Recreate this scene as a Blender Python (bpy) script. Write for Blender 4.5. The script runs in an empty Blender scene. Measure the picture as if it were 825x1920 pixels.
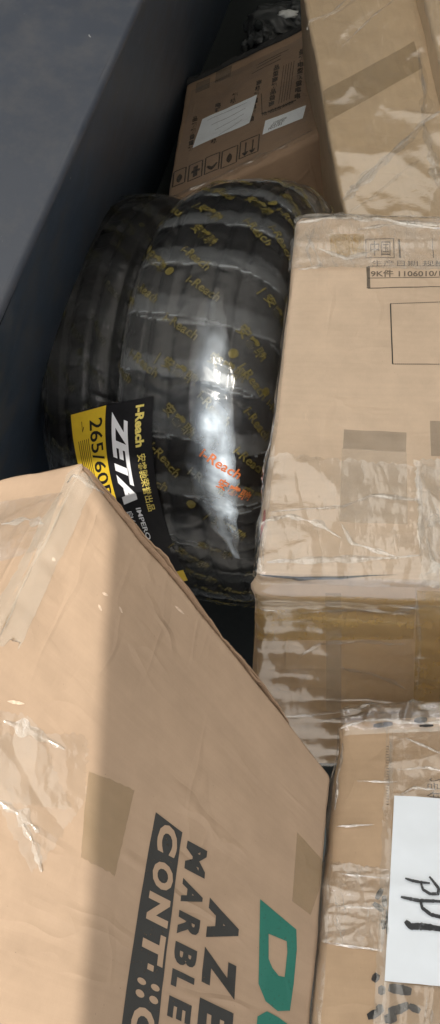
import bpy, bmesh, math, random
from mathutils import Vector, Matrix, noise
from mathutils.bvhtree import BVHTree
R = math.radians
SC = bpy.context.scene
COL = SC.collection
random.seed(4)

# ------------------------------------------------------------------ camera
PITCH = 72.0
K = math.tan(R(30)) / 960.0
cam_d = bpy.data.cameras.new("camera")
cam = bpy.data.objects.new("camera", cam_d); COL.objects.link(cam)
cam.rotation_euler = (R(90 - PITCH), 0, 0)
cam.location = (0, 0, 0)
cam_d.sensor_fit = 'VERTICAL'; cam_d.sensor_height = 24; cam_d.sensor_width = 24
cam_d.lens = 12 / math.tan(R(30))
cam_d.clip_start = 0.02; cam_d.clip_end = 400
SC.camera = cam
MW = Matrix.Rotation(R(90 - PITCH), 4, 'X')
MWI = MW.inverted()

# ------------------------------------------------------------------ light
SUN = Vector((-0.15, -0.24, 0.95)).normalized()          # towards the sun
w = bpy.data.worlds.new("World"); SC.world = w; w.use_nodes = True
wn = w.node_tree; bg = wn.nodes["Background"]
sky = wn.nodes.new("ShaderNodeTexSky"); sky.sky_type = 'NISHITA'; sky.sun_disc = False
sky.sun_elevation = math.asin(SUN.z); sky.sun_rotation = math.atan2(SUN.x, SUN.y)
sky.air_density = 1.0; sky.dust_density = 4.0; sky.ozone_density = 1.0
hs = wn.nodes.new('ShaderNodeHueSaturation'); hs.inputs['Saturation'].default_value = .35   # milky, hazy sky
wn.links.new(sky.outputs[0], hs.inputs['Color']); wn.links.new(hs.outputs[0], bg.inputs[0]); bg.inputs[1].default_value = 0.12
sd = bpy.data.lights.new("sun", 'SUN'); sd.energy = 2.75; sd.angle = R(0.5); sd.color = (1.0, 0.93, 0.83)
so = bpy.data.objects.new("sun", sd); COL.objects.link(so)
so.rotation_euler = SUN.to_track_quat('Z', 'Y').to_euler()
SC.view_settings.view_transform = 'Standard'; SC.view_settings.look = 'None'
SC.view_settings.exposure = .76; SC.view_settings.gamma = 1.0
SC.cycles.transparent_max_bounces = 16

# ------------------------------------------------------------------ helpers
def cs(px, py, d):                       # camera-space point seen d metres ahead
    return Vector(((px - 412.5) * K * d, (960 - py) * K * d, -d))
def W(v): return MW @ v
def P(px, py, d): return W(cs(px, py, d))
def proj(p):
    c = MWI @ p
    return (412.5 + c.x / (-c.z) / K, 960 - c.y / (-c.z) / K)

def mesh_obj(name, verts, faces, mat, parent=None, smooth=True, uvs=None, attr=None):
    me = bpy.data.meshes.new(name)
    me.from_pydata([tuple(v) for v in verts], [], faces)
    if uvs is not None:
        uvl = me.uv_layers.new(name="UVMap")
        for poly in me.polygons:
            for li, vi in zip(poly.loop_indices, poly.vertices):
                uvl.data[li].uv = uvs[poly.index][list(poly.vertices).index(vi)] if isinstance(uvs, dict) else uvs[vi]
    if attr:
        for an, vals in attr.items():
            a = me.attributes.new(an, 'FLOAT', 'POINT')
            a.data.foreach_set('value', vals)
    for p in me.polygons: p.use_smooth = smooth
    me.materials.append(mat); me.update()
    o = bpy.data.objects.new(name, me); COL.objects.link(o)
    if parent:
        o.parent = parent                # a part's own origin is the world's, so only a thing's Empty shifts it
        if parent.type == 'EMPTY': o.matrix_parent_inverse = Matrix.Translation(-parent.location)
    return o
def thing(name, label, cat, loc, group=None):
    o = bpy.data.objects.new(name, None); COL.objects.link(o)
    o.location = loc; o.empty_display_size = .05
    o['label'] = label; o['category'] = cat
    if group: o['group'] = group
    return o
def struct(o): o['kind'] = 'structure'; return o

def nz(p, s, seed=0.0): return noise.noise(Vector((p[0]*s+seed, p[1]*s+seed*1.7, p[2]*s-seed)))
def ridged(p, s, seed=0.0):
    return (1 - min(1, abs(nz(p, s, seed)) * 2.6)) ** 3

# ------------------------------------------------------------------ materials
class NT:
    def __init__(s, name):
        s.m = bpy.data.materials.new(name); s.m.use_nodes = True; s.t = s.m.node_tree
        s.b = s.t.nodes["Principled BSDF"]; s.out = s.t.nodes["Material Output"]
    def n(s, typ, **kw):
        x = s.t.nodes.new(typ)
        for k, v in kw.items():
            if isinstance(v, bpy.types.NodeSocket): s.t.links.new(v, x.inputs[k])
            elif k in x.inputs: x.inputs[k].default_value = v
            else: setattr(x, k, v)
        return x
    def l(s, a, b): s.t.links.new(a, b)
    def noise(s, vec, scale, detail=4, rough=.55):
        x = s.n("ShaderNodeTexNoise"); s.l(vec, x.inputs['Vector'])
        x.inputs['Scale'].default_value = scale; x.inputs['Detail'].default_value = detail
        x.inputs['Roughness'].default_value = rough; return x.outputs['Fac']
    def ramp(s, fac, stops):
        x = s.n("ShaderNodeValToRGB"); s.l(fac, x.inputs[0]); e = x.color_ramp.elements
        e[0].position, e[0].color = stops[0][0], (*stops[0][1], 1) if len(stops[0][1]) == 3 else stops[0][1]
        e[1].position, e[1].color = stops[-1][0], (*stops[-1][1], 1)
        for p, c in stops[1:-1]:
            q = e.new(p); q.color = (*c, 1)
        return x.outputs[0]
    def mix(s, fac, a, b, typ='MIX'):
        x = s.n("ShaderNodeMix"); x.data_type = 'RGBA'; x.blend_type = typ
        for sock, v in ((x.inputs[0], fac), (x.inputs[6], a), (x.inputs[7], b)):
            if isinstance(v, bpy.types.NodeSocket): s.l(v, sock)
            elif isinstance(v, (int, float)): sock.default_value = v
            else: sock.default_value = (*v, 1)
        return x.outputs[2]
    def math(s, op, a, b=0.0):
        x = s.n("ShaderNodeMath"); x.operation = op
        for i, v in enumerate((a, b)):
            if isinstance(v, bpy.types.NodeSocket): s.l(v, x.inputs[i])
            else: x.inputs[i].default_value = v
        return x.outputs[0]
    def scaled(s, vec, sx, sy, sz=1, rot=0):
        x = s.n("ShaderNodeMapping"); s.l(vec, x.inputs[0])
        x.inputs['Scale'].default_value = (sx, sy, sz); x.inputs['Rotation'].default_value = (0, 0, rot)
        return x.outputs[0]
    def bump(s, h, strength, dist, nrm=None):
        x = s.n("ShaderNodeBump"); s.l(h, x.inputs['Height'])
        x.inputs['Strength'].default_value = strength; x.inputs['Distance'].default_value = dist
        if nrm: s.l(nrm, x.inputs['Normal'])
        return x.outputs[0]

def cardboard(name, col, dark=.78, along='x', flute=.25, rough=.75, coat=0.0):
    t = NT(name); uv = t.n("ShaderNodeTexCoord").outputs['UV']
    big = t.noise(uv, 5.0, 4, .6); mid = t.noise(uv, 26.0, 5, .6)
    fib = t.noise(t.scaled(uv, 900 if along == 'x' else 120, 120 if along == 'x' else 900), 1.0, 3, .6)
    st = t.noise(t.scaled(uv, 2 if along == 'x' else 150, 150 if along == 'x' else 2), 1.0, 2, .5)
    c0 = tuple(c * dark for c in col); c1 = tuple(min(.9, c * 1.08) for c in col)
    c = t.ramp(big, [(.3, c0), (.7, c1)])
    c = t.mix(.5, c, t.ramp(mid, [(.3, c0), (.72, c1)]))
    c = t.mix(.12, c, t.ramp(fib, [(.3, tuple(x*.72 for x in col)), (.7, c1)]))
    c = t.mix(.08, c, t.ramp(st, [(.35, tuple(x*.7 for x in col)), (.65, c1)]))
    # scuffs: paler worn fibres, and a few dark specks
    sc = t.noise(t.scaled(uv, 30, 9, 1, .6), 1.0, 6, .7)
    f = t.ramp(sc, [(.66, (0, 0, 0)), (.74, (1, 1, 1))])
    c = t.mix(t.math('MULTIPLY', f, .25), c, tuple(min(.95, x*1.3+.03) for x in col))
    sp = t.noise(uv, 320.0, 1, .5)
    f2 = t.ramp(sp, [(.77, (0, 0, 0)), (.8, (1, 1, 1))])
    c = t.mix(t.math('MULTIPLY', f2, .5), c, tuple(x*.35 for x in col))
    t.l(c, t.b.inputs['Base Color']); t.b.inputs['Roughness'].default_value = rough
    t.b.inputs['Coat Weight'].default_value = coat; t.b.inputs['Coat Roughness'].default_value = .25
    t.b.inputs['Specular IOR Level'].default_value = .3
    h = t.math('ADD', t.math('MULTIPLY', st, flute*.6), t.math('ADD', t.math('MULTIPLY', mid, .5), t.math('MULTIPLY', fib, .08)))
    # long soft creases where the board has been bent and knocked
    w1 = t.noise(t.scaled(uv, 3.2, 8.5, 1, .35), 1.0, 3, .5); w2 = t.noise(t.scaled(uv, 9, 2.4, 1, -.5), 1.0, 3, .5)
    v1 = t.ramp(t.math('ABSOLUTE', t.math('SUBTRACT', w1, .5)), [(0.0, (1, 1, 1)), (.035, (0, 0, 0))])
    v2 = t.ramp(t.math('ABSOLUTE', t.math('SUBTRACT', w2, .5)), [(0.0, (1, 1, 1)), (.03, (0, 0, 0))])
    pt = t.ramp(t.noise(uv, 4.5, 2, .5), [(.45, (0, 0, 0)), (.62, (1, 1, 1))])
    hv = t.math('MULTIPLY', t.math('ADD', v1, t.math('MULTIPLY', v2, .7)), pt)
    t.l(t.bump(hv, 1.0, .0016, t.bump(h, .6, .0012)), t.b.inputs['Normal'])
    return t.m

def film(name, haze=.06, tint=(.75, .73, .68), rough=.12, wr=1.0, scale=40, attr=False, gloss=.5, bumpd=.002, base=0.0, soft=0.0):
    """clear wrapping film: clear where taut, milky where doubled, glossy and crinkled"""
    t = NT(name); t.t.nodes.remove(t.b)
    geo = t.n("ShaderNodeTexCoord").outputs['Object']
    n1 = t.noise(t.scaled(geo, 1, .35, .6, .5), scale, 3, .5)
    r1 = t.math('ABSOLUTE', t.math('SUBTRACT', n1, .5))
    n2 = t.noise(t.scaled(geo, .5, 1, 1, -.8), scale * 2.4, 3, .55)
    r2 = t.math('ABSOLUTE', t.math('SUBTRACT', n2, .5))
    h = t.math('ADD', r1, t.math('MULTIPLY', r2, .4))
    nrm = t.bump(h, wr, bumpd)
    gl = t.n("ShaderNodeBsdfGlossy"); gl.inputs['Color'].default_value = (1, 1, 1, 1)
    gl.inputs['Roughness'].default_value = rough; t.l(nrm, gl.inputs['Normal'])
    df = t.n("ShaderNodeBsdfDiffuse"); df.inputs['Color'].default_value = (*tint, 1); t.l(nrm, df.inputs['Normal'])
    tr = t.n("ShaderNodeBsdfTransparent"); tr.inputs['Color'].default_value = (.97, .965, .95, 1)
    gi = t.n("ShaderNodeNewGeometry"); dp = t.n("ShaderNodeVectorMath"); dp.operation = 'DOT_PRODUCT'
    t.l(gi.outputs['Incoming'], dp.inputs[0]); t.l(nrm, dp.inputs[1])
    inv = t.math('SUBTRACT', 1.0, t.math('ABSOLUTE', dp.outputs['Value']))
    fr = t.math('ADD', t.math('MULTIPLY', t.math('POWER', t.math('MAXIMUM', inv, 0.0), 5.0), .9), .045)
    hz = t.math('MULTIPLY', t.ramp(t.noise(geo, scale * .5, 4, .65), [(.38, (.25, .25, .25)), (.7, (1, 1, 1))]), haze * 1.6)
    cr = t.ramp(r1, [(.0, (1, 1, 1)), (.022, (0, 0, 0))])
    hz = t.math('ADD', hz, t.math('MULTIPLY', cr, haze * .9))
    if attr:
        a = t.n("ShaderNodeAttribute"); a.attribute_name = 'haze'
        hz = t.math('MULTIPLY', t.math('ADD', t.math('MULTIPLY', t.noise(geo, 16, 5, .7), 1.3), .25), a.outputs['Fac'])
    x1 = t.n("ShaderNodeMixShader"); t.l(hz, x1.inputs[0]); t.l(tr.outputs[0], x1.inputs[1]); t.l(df.outputs[0], x1.inputs[2])
    x2 = t.n("ShaderNodeMixShader"); t.l(t.math('ADD', t.math('MULTIPLY', fr, gloss * 2), base), x2.inputs[0])
    t.l(x1.outputs[0], x2.inputs[1]); t.l(gl.outputs[0], x2.inputs[2])
    last = x2
    if soft:                              # fine scratches spread the brightest reflections
        g2 = t.n("ShaderNodeBsdfGlossy"); g2.inputs['Color'].default_value = (.95, .98, 1, 1); g2.inputs['Roughness'].default_value = .42; g2.inputs['Anisotropy'].default_value = .9
        ta = t.n('ShaderNodeAttribute'); ta.attribute_name = 'around'; t.l(ta.outputs['Vector'], g2.inputs['Tangent'])
        last = t.n("ShaderNodeMixShader"); last.inputs[0].default_value = soft; t.l(x2.outputs[0], last.inputs[1]); t.l(g2.outputs[0], last.inputs[2])
    t.l(last.outputs[0], t.out.inputs['Surface'])
    return t.m

def plain(name, col, rough=.6, var=.12, scale=60, metallic=0, spec=.4, bumpd=.0004):
    t = NT(name); uv = t.n("ShaderNodeTexCoord").outputs['Object']
    n = t.noise(uv, scale, 4, .6)
    t.l(t.ramp(n, [(.3, tuple(c*(1-var) for c in col)), (.7, tuple(min(1, c*(1+var)) for c in col))]), t.b.inputs['Base Color'])
    t.b.inputs['Roughness'].default_value = rough; t.b.inputs['Metallic'].default_value = metallic
    t.b.inputs['Specular IOR Level'].default_value = spec
    t.l(t.bump(n, .5, bumpd), t.b.inputs['Normal'])
    return t.m

def tape(name, col, alpha, rough=.25):
    """brown or clear adhesive tape, see-through by its own share"""
    t = NT(name); g = t.n("ShaderNodeTexCoord").outputs['Object']
    n = t.noise(t.scaled(g, 1, .3, 1, .4), 55, 5, .65)
    h = t.math('ABSOLUTE', t.math('SUBTRACT', n, .5))
    t.b.inputs['Base Color'].default_value = (*col, 1)
    t.b.inputs['Roughness'].default_value = rough
    a = t.math('ADD', t.math('MULTIPLY', n, .16), alpha - .08)
    t.l(a, t.b.inputs['Alpha'])
    t.b.inputs['Coat Weight'].default_value = .5; t.b.inputs['Coat Roughness'].default_value = .12
    t.l(t.bump(h, .7, .0016), t.b.inputs['Normal'])
    return t.m

def ink(name, col, alpha=.93, scale=260):
    """printing ink that lets a little of the board through and is worn in spots"""
    t = NT(name); g = t.n("ShaderNodeTexCoord").outputs['Object']
    n = t.noise(g, scale, 4, .7)
    t.b.inputs['Base Color'].default_value = (*col, 1); t.b.inputs['Roughness'].default_value = .6
    t.l(t.ramp(n, [(.22, (alpha*.55,)*3), (.42, (alpha,)*3)]), t.b.inputs['Alpha'])
    return t.m

M = {}
M['card_left'] = cardboard("kraft_board_pinkish", (.36, .262, .183), along='x', flute=.5)
M['card_mid'] = cardboard("kraft_board_pale", (.63, .49, .36), along='x', flute=.18)
M['card_low'] = cardboard("kraft_board_warm", (.48, .345, .225), along='x', flute=.3)
M['card_tall'] = cardboard("kraft_board_yellowish", (.56, .43, .285), along='y', flute=.3)
M['card_far'] = cardboard("kraft_board_brown", (.32, .22, .145), along='x', flute=.2)
M['torn'] = plain('torn_board_fibre', (.55, .43, .33), .9, .3, 200)
M['card_edge'] = cardboard("kraft_board_cut_edge", (.30, .20, .13), along='y', flute=.9)
M['tape_olive'] = tape("brown_packing_tape", (.25, .18, .08), .29)
M['glint'] = film('whitened_glint_film', haze=.12, tint=(.95, .95, .92), rough=.14, wr=.8, scale=60, gloss=1.0, bumpd=.003, base=.14)  # whitened film whose pale ridges paint in glints
M['tape_grey'] = tape("grey_packing_tape", (.27, .24, .19), .36, .35)
M['tape_amber'] = tape('thin_amber_tape', (.62, .42, .17), .30, .2)
M['tape_clear'] = tape("clear_packing_tape", (.55, .5, .42), .28, .15)
M['tape_yellow'] = tape("yellowed_packing_tape", (.58, .40, .15), .5, .15)
M['film'] = film("clear_wrapping_film", haze=.07, wr=1.0, scale=26, gloss=.5, bumpd=.004, base=.05)
M['film_shiny'] = film('shiny_clear_tape', haze=.02, tint=(.95, .93, .88), wr=.8, scale=30, rough=.1, gloss=.6, bumpd=.002, base=.02)
M['film_milky'] = film("milky_wrapping_film", haze=.17, wr=1.0, scale=45, rough=.18, gloss=.5, bumpd=.004, base=.05)
M['film_thin'] = film("thin_taut_film", haze=.03, wr=.6, scale=18, rough=.12, gloss=.5, bumpd=.004, base=.05)
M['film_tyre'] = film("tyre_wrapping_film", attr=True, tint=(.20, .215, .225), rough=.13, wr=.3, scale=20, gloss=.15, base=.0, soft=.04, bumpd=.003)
M['black_ink'] = ink("black_printing_ink", (.02, .022, .022), .95)
M['soft_ink'] = ink("worn_brown_ink", (.05, .035, .025), .75, 120)
M['faint_ink'] = ink("faint_grey_ink", (.09, .08, .065), .65, 200)
M['green_ink'] = ink("green_printing_ink", (.01, .14, .105), .95)
M['marker'] = ink("black_marker_strokes", (.015, .017, .02), .92, 90)
M['red_ink'] = plain("red_mark", (.35, .03, .02))
M['yellow_print'] = ink("yellow_film_print", (.17, .135, .02), .62, 90)
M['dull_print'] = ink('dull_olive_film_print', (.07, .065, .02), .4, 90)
M['sunlit_print'] = ink("sunlit_film_print", (.5, .13, .03), .8, 90)  # sunlit tone of the yellow print, put into the colour
M['paper'] = plain("white_paper", (.78, .85, .92), .7, .03, 9, bumpd=.001)
M['far_paper'] = plain("pale_label_paper", (.84, .90, .96), .6, .05, 9)
M['label_black'] = plain("black_label", (.012, .012, .014), .5, .2, spec=.2)
M['label_yellow'] = plain("yellow_label", (.62, .43, .03), .4, .06)
M['label_white'] = plain("white_lettering", (.72, .74, .78), .45, .03)
M['label_lemon'] = plain("pale_yellow_lettering", (.72, .60, .16), .45, .05)
def rubber():
    t = NT("black_rubber"); g = t.n("ShaderNodeTexCoord").outputs['Object']
    n = t.noise(g, 90, 4, .6)
    t.l(t.ramp(n, [(.3, (.005, .005, .006)), (.7, (.014, .0145, .016))]), t.b.inputs['Base Color'])
    t.b.inputs['Roughness'].default_value = .55; t.b.inputs['Specular IOR Level'].default_value = .15; t.l(t.bump(n, .5, .0006), t.b.inputs['Normal'])
    return t.m
M['rubber'] = rubber()
def painted_metal(name, col, rough, grime):
    t = NT(name); g = t.n("ShaderNodeTexCoord").outputs['Object']
    a = t.noise(g, 2.2, 5, .6); b = t.noise(g, 14, 6, .7); c = t.noise(t.scaled(g, 1, 1, 1), 70, 2, .5)
    base = t.ramp(a, [(.3, tuple(x*.88 for x in col)), (.7, tuple(x*1.12 for x in col))])
    base = t.mix(t.math('MULTIPLY', t.ramp(b, [(.45, (0,0,0)), (.7, (1,1,1))]), grime), base, tuple(x*.5+.03 for x in (.2, .19, .18)))
    base = t.mix(t.ramp(c, [(.765, (0,0,0)), (.79, (1,1,1))]), base, (.28, .29, .3))
    t.l(base, t.b.inputs['Base Color']); t.b.inputs['Roughness'].default_value = rough
    t.l(t.math('ADD', t.math('MULTIPLY', b, .3), rough - .15), t.b.inputs['Roughness'])
    t.l(t.bump(t.math('ADD', a, t.math('MULTIPLY', b, .15)), .5, .006), t.b.inputs['Normal'])
    return t.m
M['ledge'] = painted_metal("grey_painted_metal", (.044, .055, .077), .45, .3)
M['wall'] = painted_metal("dark_blue_painted_metal", (.055, .08, .12), .45, .55)
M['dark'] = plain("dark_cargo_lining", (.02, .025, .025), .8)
M['ground'] = plain("pale_concrete", (.52, .50, .47), .9)
M['bundle'] = plain("grey_crumpled_plastic", (.06, .065, .065), .4, .3, 12)
M['white_scrap'] = plain("white_scrap", (.6, .62, .6), .6)

# ------------------------------------------------------------------ text meshes
def text_mesh(s, size=1.0, bold=0.0, shear=0.0, spacing=1.0, subdiv=None):
    cu = bpy.data.curves.new("t", 'FONT'); cu.body = s; cu.size = size; cu.offset = bold
    cu.shear = shear; cu.space_character = spacing; cu.resolution_u = 3; cu.fill_mode = 'FRONT'
    o = bpy.data.objects.new("t", cu); COL.objects.link(o)
    dg = bpy.context.evaluated_depsgraph_get(); dg.update()
    me = bpy.data.meshes.new_from_object(o.evaluated_get(dg))
    bpy.data.objects.remove(o); bpy.data.curves.remove(cu)
    if subdiv:
        bm = bmesh.new(); bm.from_mesh(me)
        bmesh.ops.remove_doubles(bm, verts=bm.verts, dist=size * 1e-4)
        for _ in range(4):
            es = [e for e in bm.edges if e.calc_length() > subdiv]
            if not es: break
            bmesh.ops.subdivide_edges(bm, edges=es, cuts=1)
            bmesh.ops.triangulate(bm, faces=bm.faces)
        bm.to_mesh(me); bm.free()
    v = [(p.co.x, p.co.y) for p in me.vertices]; f = [list(p.vertices) for p in me.polygons]
    bpy.data.meshes.remove(me)
    return v, f
def fit_unit(v):                         # scale lettering into 0..1 x 0..1
    if not v: return v
    x0 = min(a for a, b in v); x1 = max(a for a, b in v); y0 = min(b for a, b in v); y1 = max(b for a, b in v)
    return [((a - x0) / (x1 - x0), (b - y0) / (y1 - y0)) for a, b in v]

def on_plane(n, p0, px, py):
    r = cs(px, py, 1.0); return r * (n.dot(p0) / n.dot(r))
# ------------------------------------------------------------------ crumpled carton
FACES = {'top': (0, 1, 2, -1), 'left': (2, 1, 0, -1), 'right': (2, 1, 0, 1), 'far': (0, 2, 1, -1), 'near': (0, 2, 1, 1), 'under': (0, 1, 2, 1)}
class Carton:
    """c maps (a,b,w) in {0,1}^3 to a corner: a across, b towards the viewer, w down into the pile"""
    def __init__(s, c, r=.008, amp=.003, seed=1.0, disp=None, freq=5.0):
        s.c = {k: W(v) for k, v in c.items()}; s.r = r; s.amp = amp; s.seed = seed; s.disp = disp; s.freq = freq
        g = s.c
        s.L = Vector(((g[1,0,0]-g[0,0,0]).length*.5 + (g[1,1,0]-g[0,1,0]).length*.5,
                      (g[0,1,0]-g[0,0,0]).length*.5 + (g[1,1,0]-g[1,0,0]).length*.5,
                      (g[0,0,1]-g[0,0,0]).length*.5 + (g[1,1,1]-g[1,1,0]).length*.5))
    def ev(s, p, off=0.0, extra=None):
        h = s.L * .5; q = Vector((p[0]*h.x, p[1]*h.y, p[2]*h.z)); r = s.r
        inn = Vector([max(-h[i]+r, min(h[i]-r, q[i])) for i in range(3)])
        d = q - inn
        if d.length < 1e-9: d = Vector((0, 0, -1))
        d.normalize()
        a = s.amp * (nz(q, s.freq, s.seed) + .45 * nz(q, s.freq*3.3, s.seed+3) + .18 * nz(q, s.freq*11, s.seed+5))
        if s.disp: a += s.disp(q, h, d)
        if extra: a += extra(q)
        q = inn + d * (r + off + a)
        t = [(q[i]/h[i] + 1) * .5 for i in range(3)]
        o = Vector((0, 0, 0))
        for (i, j, k), v in s.c.items():
            o += v * ((t[0] if i else 1-t[0]) * (t[1] if j else 1-t[1]) * (t[2] if k else 1-t[2]))
        return o
    def fp(s, face, u, v, off=0.0, extra=None):
        ax, bx, nx, sg = FACES[face]; p = [0, 0, 0]; p[ax] = u; p[bx] = v; p[nx] = sg
        return s.ev(p, off, extra)
    def at(s, face, px, py, it=14):
        u = v = 0.0
        for _ in range(it):
            x, y = proj(s.fp(face, u, v)); e = .01
            xu, yu = proj(s.fp(face, u+e, v)); xv, yv = proj(s.fp(face, u, v+e))
            a, b, c, d = (xu-x)/e, (xv-x)/e, (yu-y)/e, (yv-y)/e
            det = a*d - b*c
            if abs(det) < 1e-6: break
            dx, dy = px-x, py-y
            u += max(-.6, min(.6, (d*dx - b*dy)/det)); v += max(-.6, min(.6, (-c*dx + a*dy)/det))
            u = max(-1.3, min(1.3, u)); v = max(-1.3, min(1.3, v))
        return (u, v)
    def shell(s, name, mat, parent, step=.012, off=0.0, faces=None, extra=None):
        n = [max(6, int(s.L[i]/step)) for i in range(3)]
        ts = []
        for i in range(3):                # grid lines, denser near the folded edges
            h = s.L[i]*.5; e = min(.4, s.r/h*1.0)
            ts.append([-1] + [-1+e*f for f in (.25, .5, .75)] + [(-1+e) + (2-2*e)*k/n[i] for k in range(n[i]+1)] + [1-e*f for f in (.75, .5, .25)] + [1])
        verts = []; idx = {}; fs = []; uvs = {}
        def vid(key):
            if key not in idx:
                idx[key] = len(verts); verts.append(s.ev([ts[i][key[i]] for i in range(3)], off, extra))
            return idx[key]
        for f in (faces or FACES):
            ax, bx, nx, sg = FACES[f]; m = 0 if sg < 0 else len(ts[nx])-1
            for i in range(len(ts[ax])-1):
                for j in range(len(ts[bx])-1):
                    ks = []; us = []
                    for (a, b) in ((i, j), (i+1, j), (i+1, j+1), (i, j+1)):
                        k = [0, 0, 0]; k[ax] = a; k[bx] = b; k[nx] = m; ks.append(vid(tuple(k)))
                        us.append((ts[ax][a]*s.L[ax]*.5 + nx*3.1, ts[bx][b]*s.L[bx]*.5 + sg*1.7))
                    if (sg > 0) ^ (nx == 1): pass
                    else: ks.reverse(); us.reverse()
                    uvs[len(fs)] = us; fs.append(ks)
        me = bpy.data.meshes.new(name); me.from_pydata([tuple(v) for v in verts], [], fs)
        ul = me.uv_layers.new(name="UVMap"); k = 0
        for pi in range(len(fs)):
            for q in range(4): ul.data[k].uv = uvs[pi][q]; k += 1
        for p in me.polygons: p.use_smooth = True
        me.materials.append(mat)
        bm = bmesh.new(); bm.from_mesh(me); bmesh.ops.recalc_face_normals(bm, faces=bm.faces); bm.to_mesh(me); bm.free()
        o = bpy.data.objects.new(name, me); COL.objects.link(o)
        o.parent = parent; o.matrix_parent_inverse = Matrix.Translation(-parent.location)
        return o
    # quads on a face, corners given as photo points: tl, tr, br, bl
    def quad(s, face, pts, n, m, off, extra=None, jag=0.0):
        uv = [s.at(face, *p) for p in pts]
        g = []
        for j in range(m+1):
            for i in range(n+1):
                a, b = i/n, j/m
                if jag and (i in (0, n)): b2 = b; a += jag * nz((j*.7, i, 3), 1.0, s.seed)
                if jag and (j in (0, m)): b += jag * nz((i*.7, j, 8), 1.0, s.seed)
                u = (1-a)*(1-b)*uv[0][0] + a*(1-b)*uv[1][0] + a*b*uv[2][0] + (1-a)*b*uv[3][0]
                v = (1-a)*(1-b)*uv[0][1] + a*(1-b)*uv[1][1] + a*b*uv[2][1] + (1-a)*b*uv[3][1]
                g.append(s.fp(face, u, v, off, extra))
        f = [(j*(n+1)+i, (j+1)*(n+1)+i, (j+1)*(n+1)+i+1, j*(n+1)+i+1) for j in range(m) for i in range(n)]
        cu_, cv_ = sum(k_[0] for k_ in uv)/4, sum(k_[1] for k_ in uv)/4; o_ = s.fp(face, cu_, cv_, off + .02) - s.fp(face, cu_, cv_, off); q_ = f[len(f)//2]
        if (g[q_[1]]-g[q_[0]]).cross(g[q_[2]]-g[q_[0]]).dot(o_) < 0: f = [t_[::-1] for t_ in f]
        return g, f
    def patch(s, name, face, pts, mat, parent, off=.0007, n=16, m=16, extra=None, jag=0.0):
        g, f = s.quad(face, pts, n, m, off, extra, jag)
        return mesh_obj(name, g, f, mat, parent)
    def lettering(s, face, txt, pts, off, bold=.03, shear=0.0, spacing=1.0, sub=.25):
        """text filling the quad pts = start-top, end-top, end-base, start-base of the line"""
        v, f = text_mesh(txt, 1.0, bold, shear, spacing, sub)
        v = fit_unit(v); uv = [s.at(face, *p) for p in pts]; out = []
        for x, y in v:
            b = 1 - y
            u = (1-x)*(1-b)*uv[0][0] + x*(1-b)*uv[1][0] + x*b*uv[2][0] + (1-x)*b*uv[3][0]
            w_ = (1-x)*(1-b)*uv[0][1] + x*(1-b)*uv[1][1] + x*b*uv[2][1] + (1-x)*b*uv[3][1]
            out.append(s.fp(face, u, w_, off))
        return out, f
    def stroke(s, face, pts, width, off, taper=.35):
        """a pen stroke through photo points, width in metres"""
        q = [Vector((*s.at(face, *p), 0)) for p in pts]; path = []
        for a, b in zip(q, q[1:]):
            for k in range(6): path.append(a.lerp(b, k/6))
        path.append(q[-1]); V = []; F = []
        hx, hy = (s.L[FACES[face][0]]*.5, s.L[FACES[face][1]]*.5)
        for i, p in enumerate(path):
            t = (path[min(i+1, len(path)-1)] - path[max(i-1, 0)]); t = Vector((t.x*hx, t.y*hy, 0))
            t = t.normalized() if t.length > 0 else Vector((1, 0, 0)); nrm = Vector((-t.y, t.x, 0))
            e = i/(len(path)-1); ww = width*.5*(1 - taper*(2*e-1)**2)*(1 + .25*nz((i*.8, s.seed, 0), 1.0))
            for sg in (-1, 1):
                V.append(s.fp(face, p.x + sg*nrm.x*ww/hx, p.y + sg*nrm.y*ww/hy, off))
        for i in range(len(path)-1): F.append((2*i, 2*i+1, 2*i+3, 2*i+2))
        return V, F
def join(parts):
    V = []; F = []
    for v, f in parts:
        o = len(V); V += list(v); F += [[i+o for i in q] for q in f]
    return V, F
def base_of(ct):
    vs = list(ct.c.values()); c = sum(vs, Vector())/8
    return Vector((c.x, c.y, min(v.z for v in vs)))
def slab(tl, tr, br, bl, ext):            # eight corners from one face and the vector into the pile
    return {(0,0,0): tl, (1,0,0): tr, (1,1,0): br, (0,1,0): bl, (0,0,1): tl+ext, (1,0,1): tr+ext, (1,1,1): br+ext, (0,1,1): bl+ext}
def crease(amp, s, seed, stretch=(1, 1, 1)):
    return lambda q: amp * (ridged((q[0]*stretch[0], q[1]*stretch[1], q[2]*stretch[2]), s, seed) + .4*ridged((q[1]*stretch[1], q[0]*stretch[0], q[2]), s*2.3, seed+4))

# ================================================================== the cargo bay
E1 = P(0, 590, 1.30); E2 = P(265, 0, 1.52)
ed = (E2 - E1); ed.z = 0; ed = ed.normalized(); zl = E1.z * .5 + E2.z * .5
A0 = Vector((E1.x, E1.y, E1.z)) - (E2-E1).normalized()*1.6; A1 = E2 + (E2-E1).normalized()*1.4
FLOOR = -2.15
def grid(a, b, c, d, n, m, fn=None):
    V = []; 
    for j in range(m+1):
        for i in range(n+1):
            p = a.lerp(b, i/n).lerp(d.lerp(c, i/n), j/m)
            if fn: p = p + fn(p)
            V.append(p)
    F = [(j*(n+1)+i, j*(n+1)+i+1, (j+1)*(n+1)+i+1, (j+1)*(n+1)+i) for j in range(m) for i in range(n)]
    return V, F
lft = Vector((-1.3, 0, .10))
up = Vector((0, 0, 1))
dent = lambda p: Vector((0, 0, .006*nz(p, 3, 2) + .002*nz(p, 11, 5)))
dentx = lambda p: Vector((.008*nz(p, 3, 2) + .002*nz(p, 11, 5), 0, 0))
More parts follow.
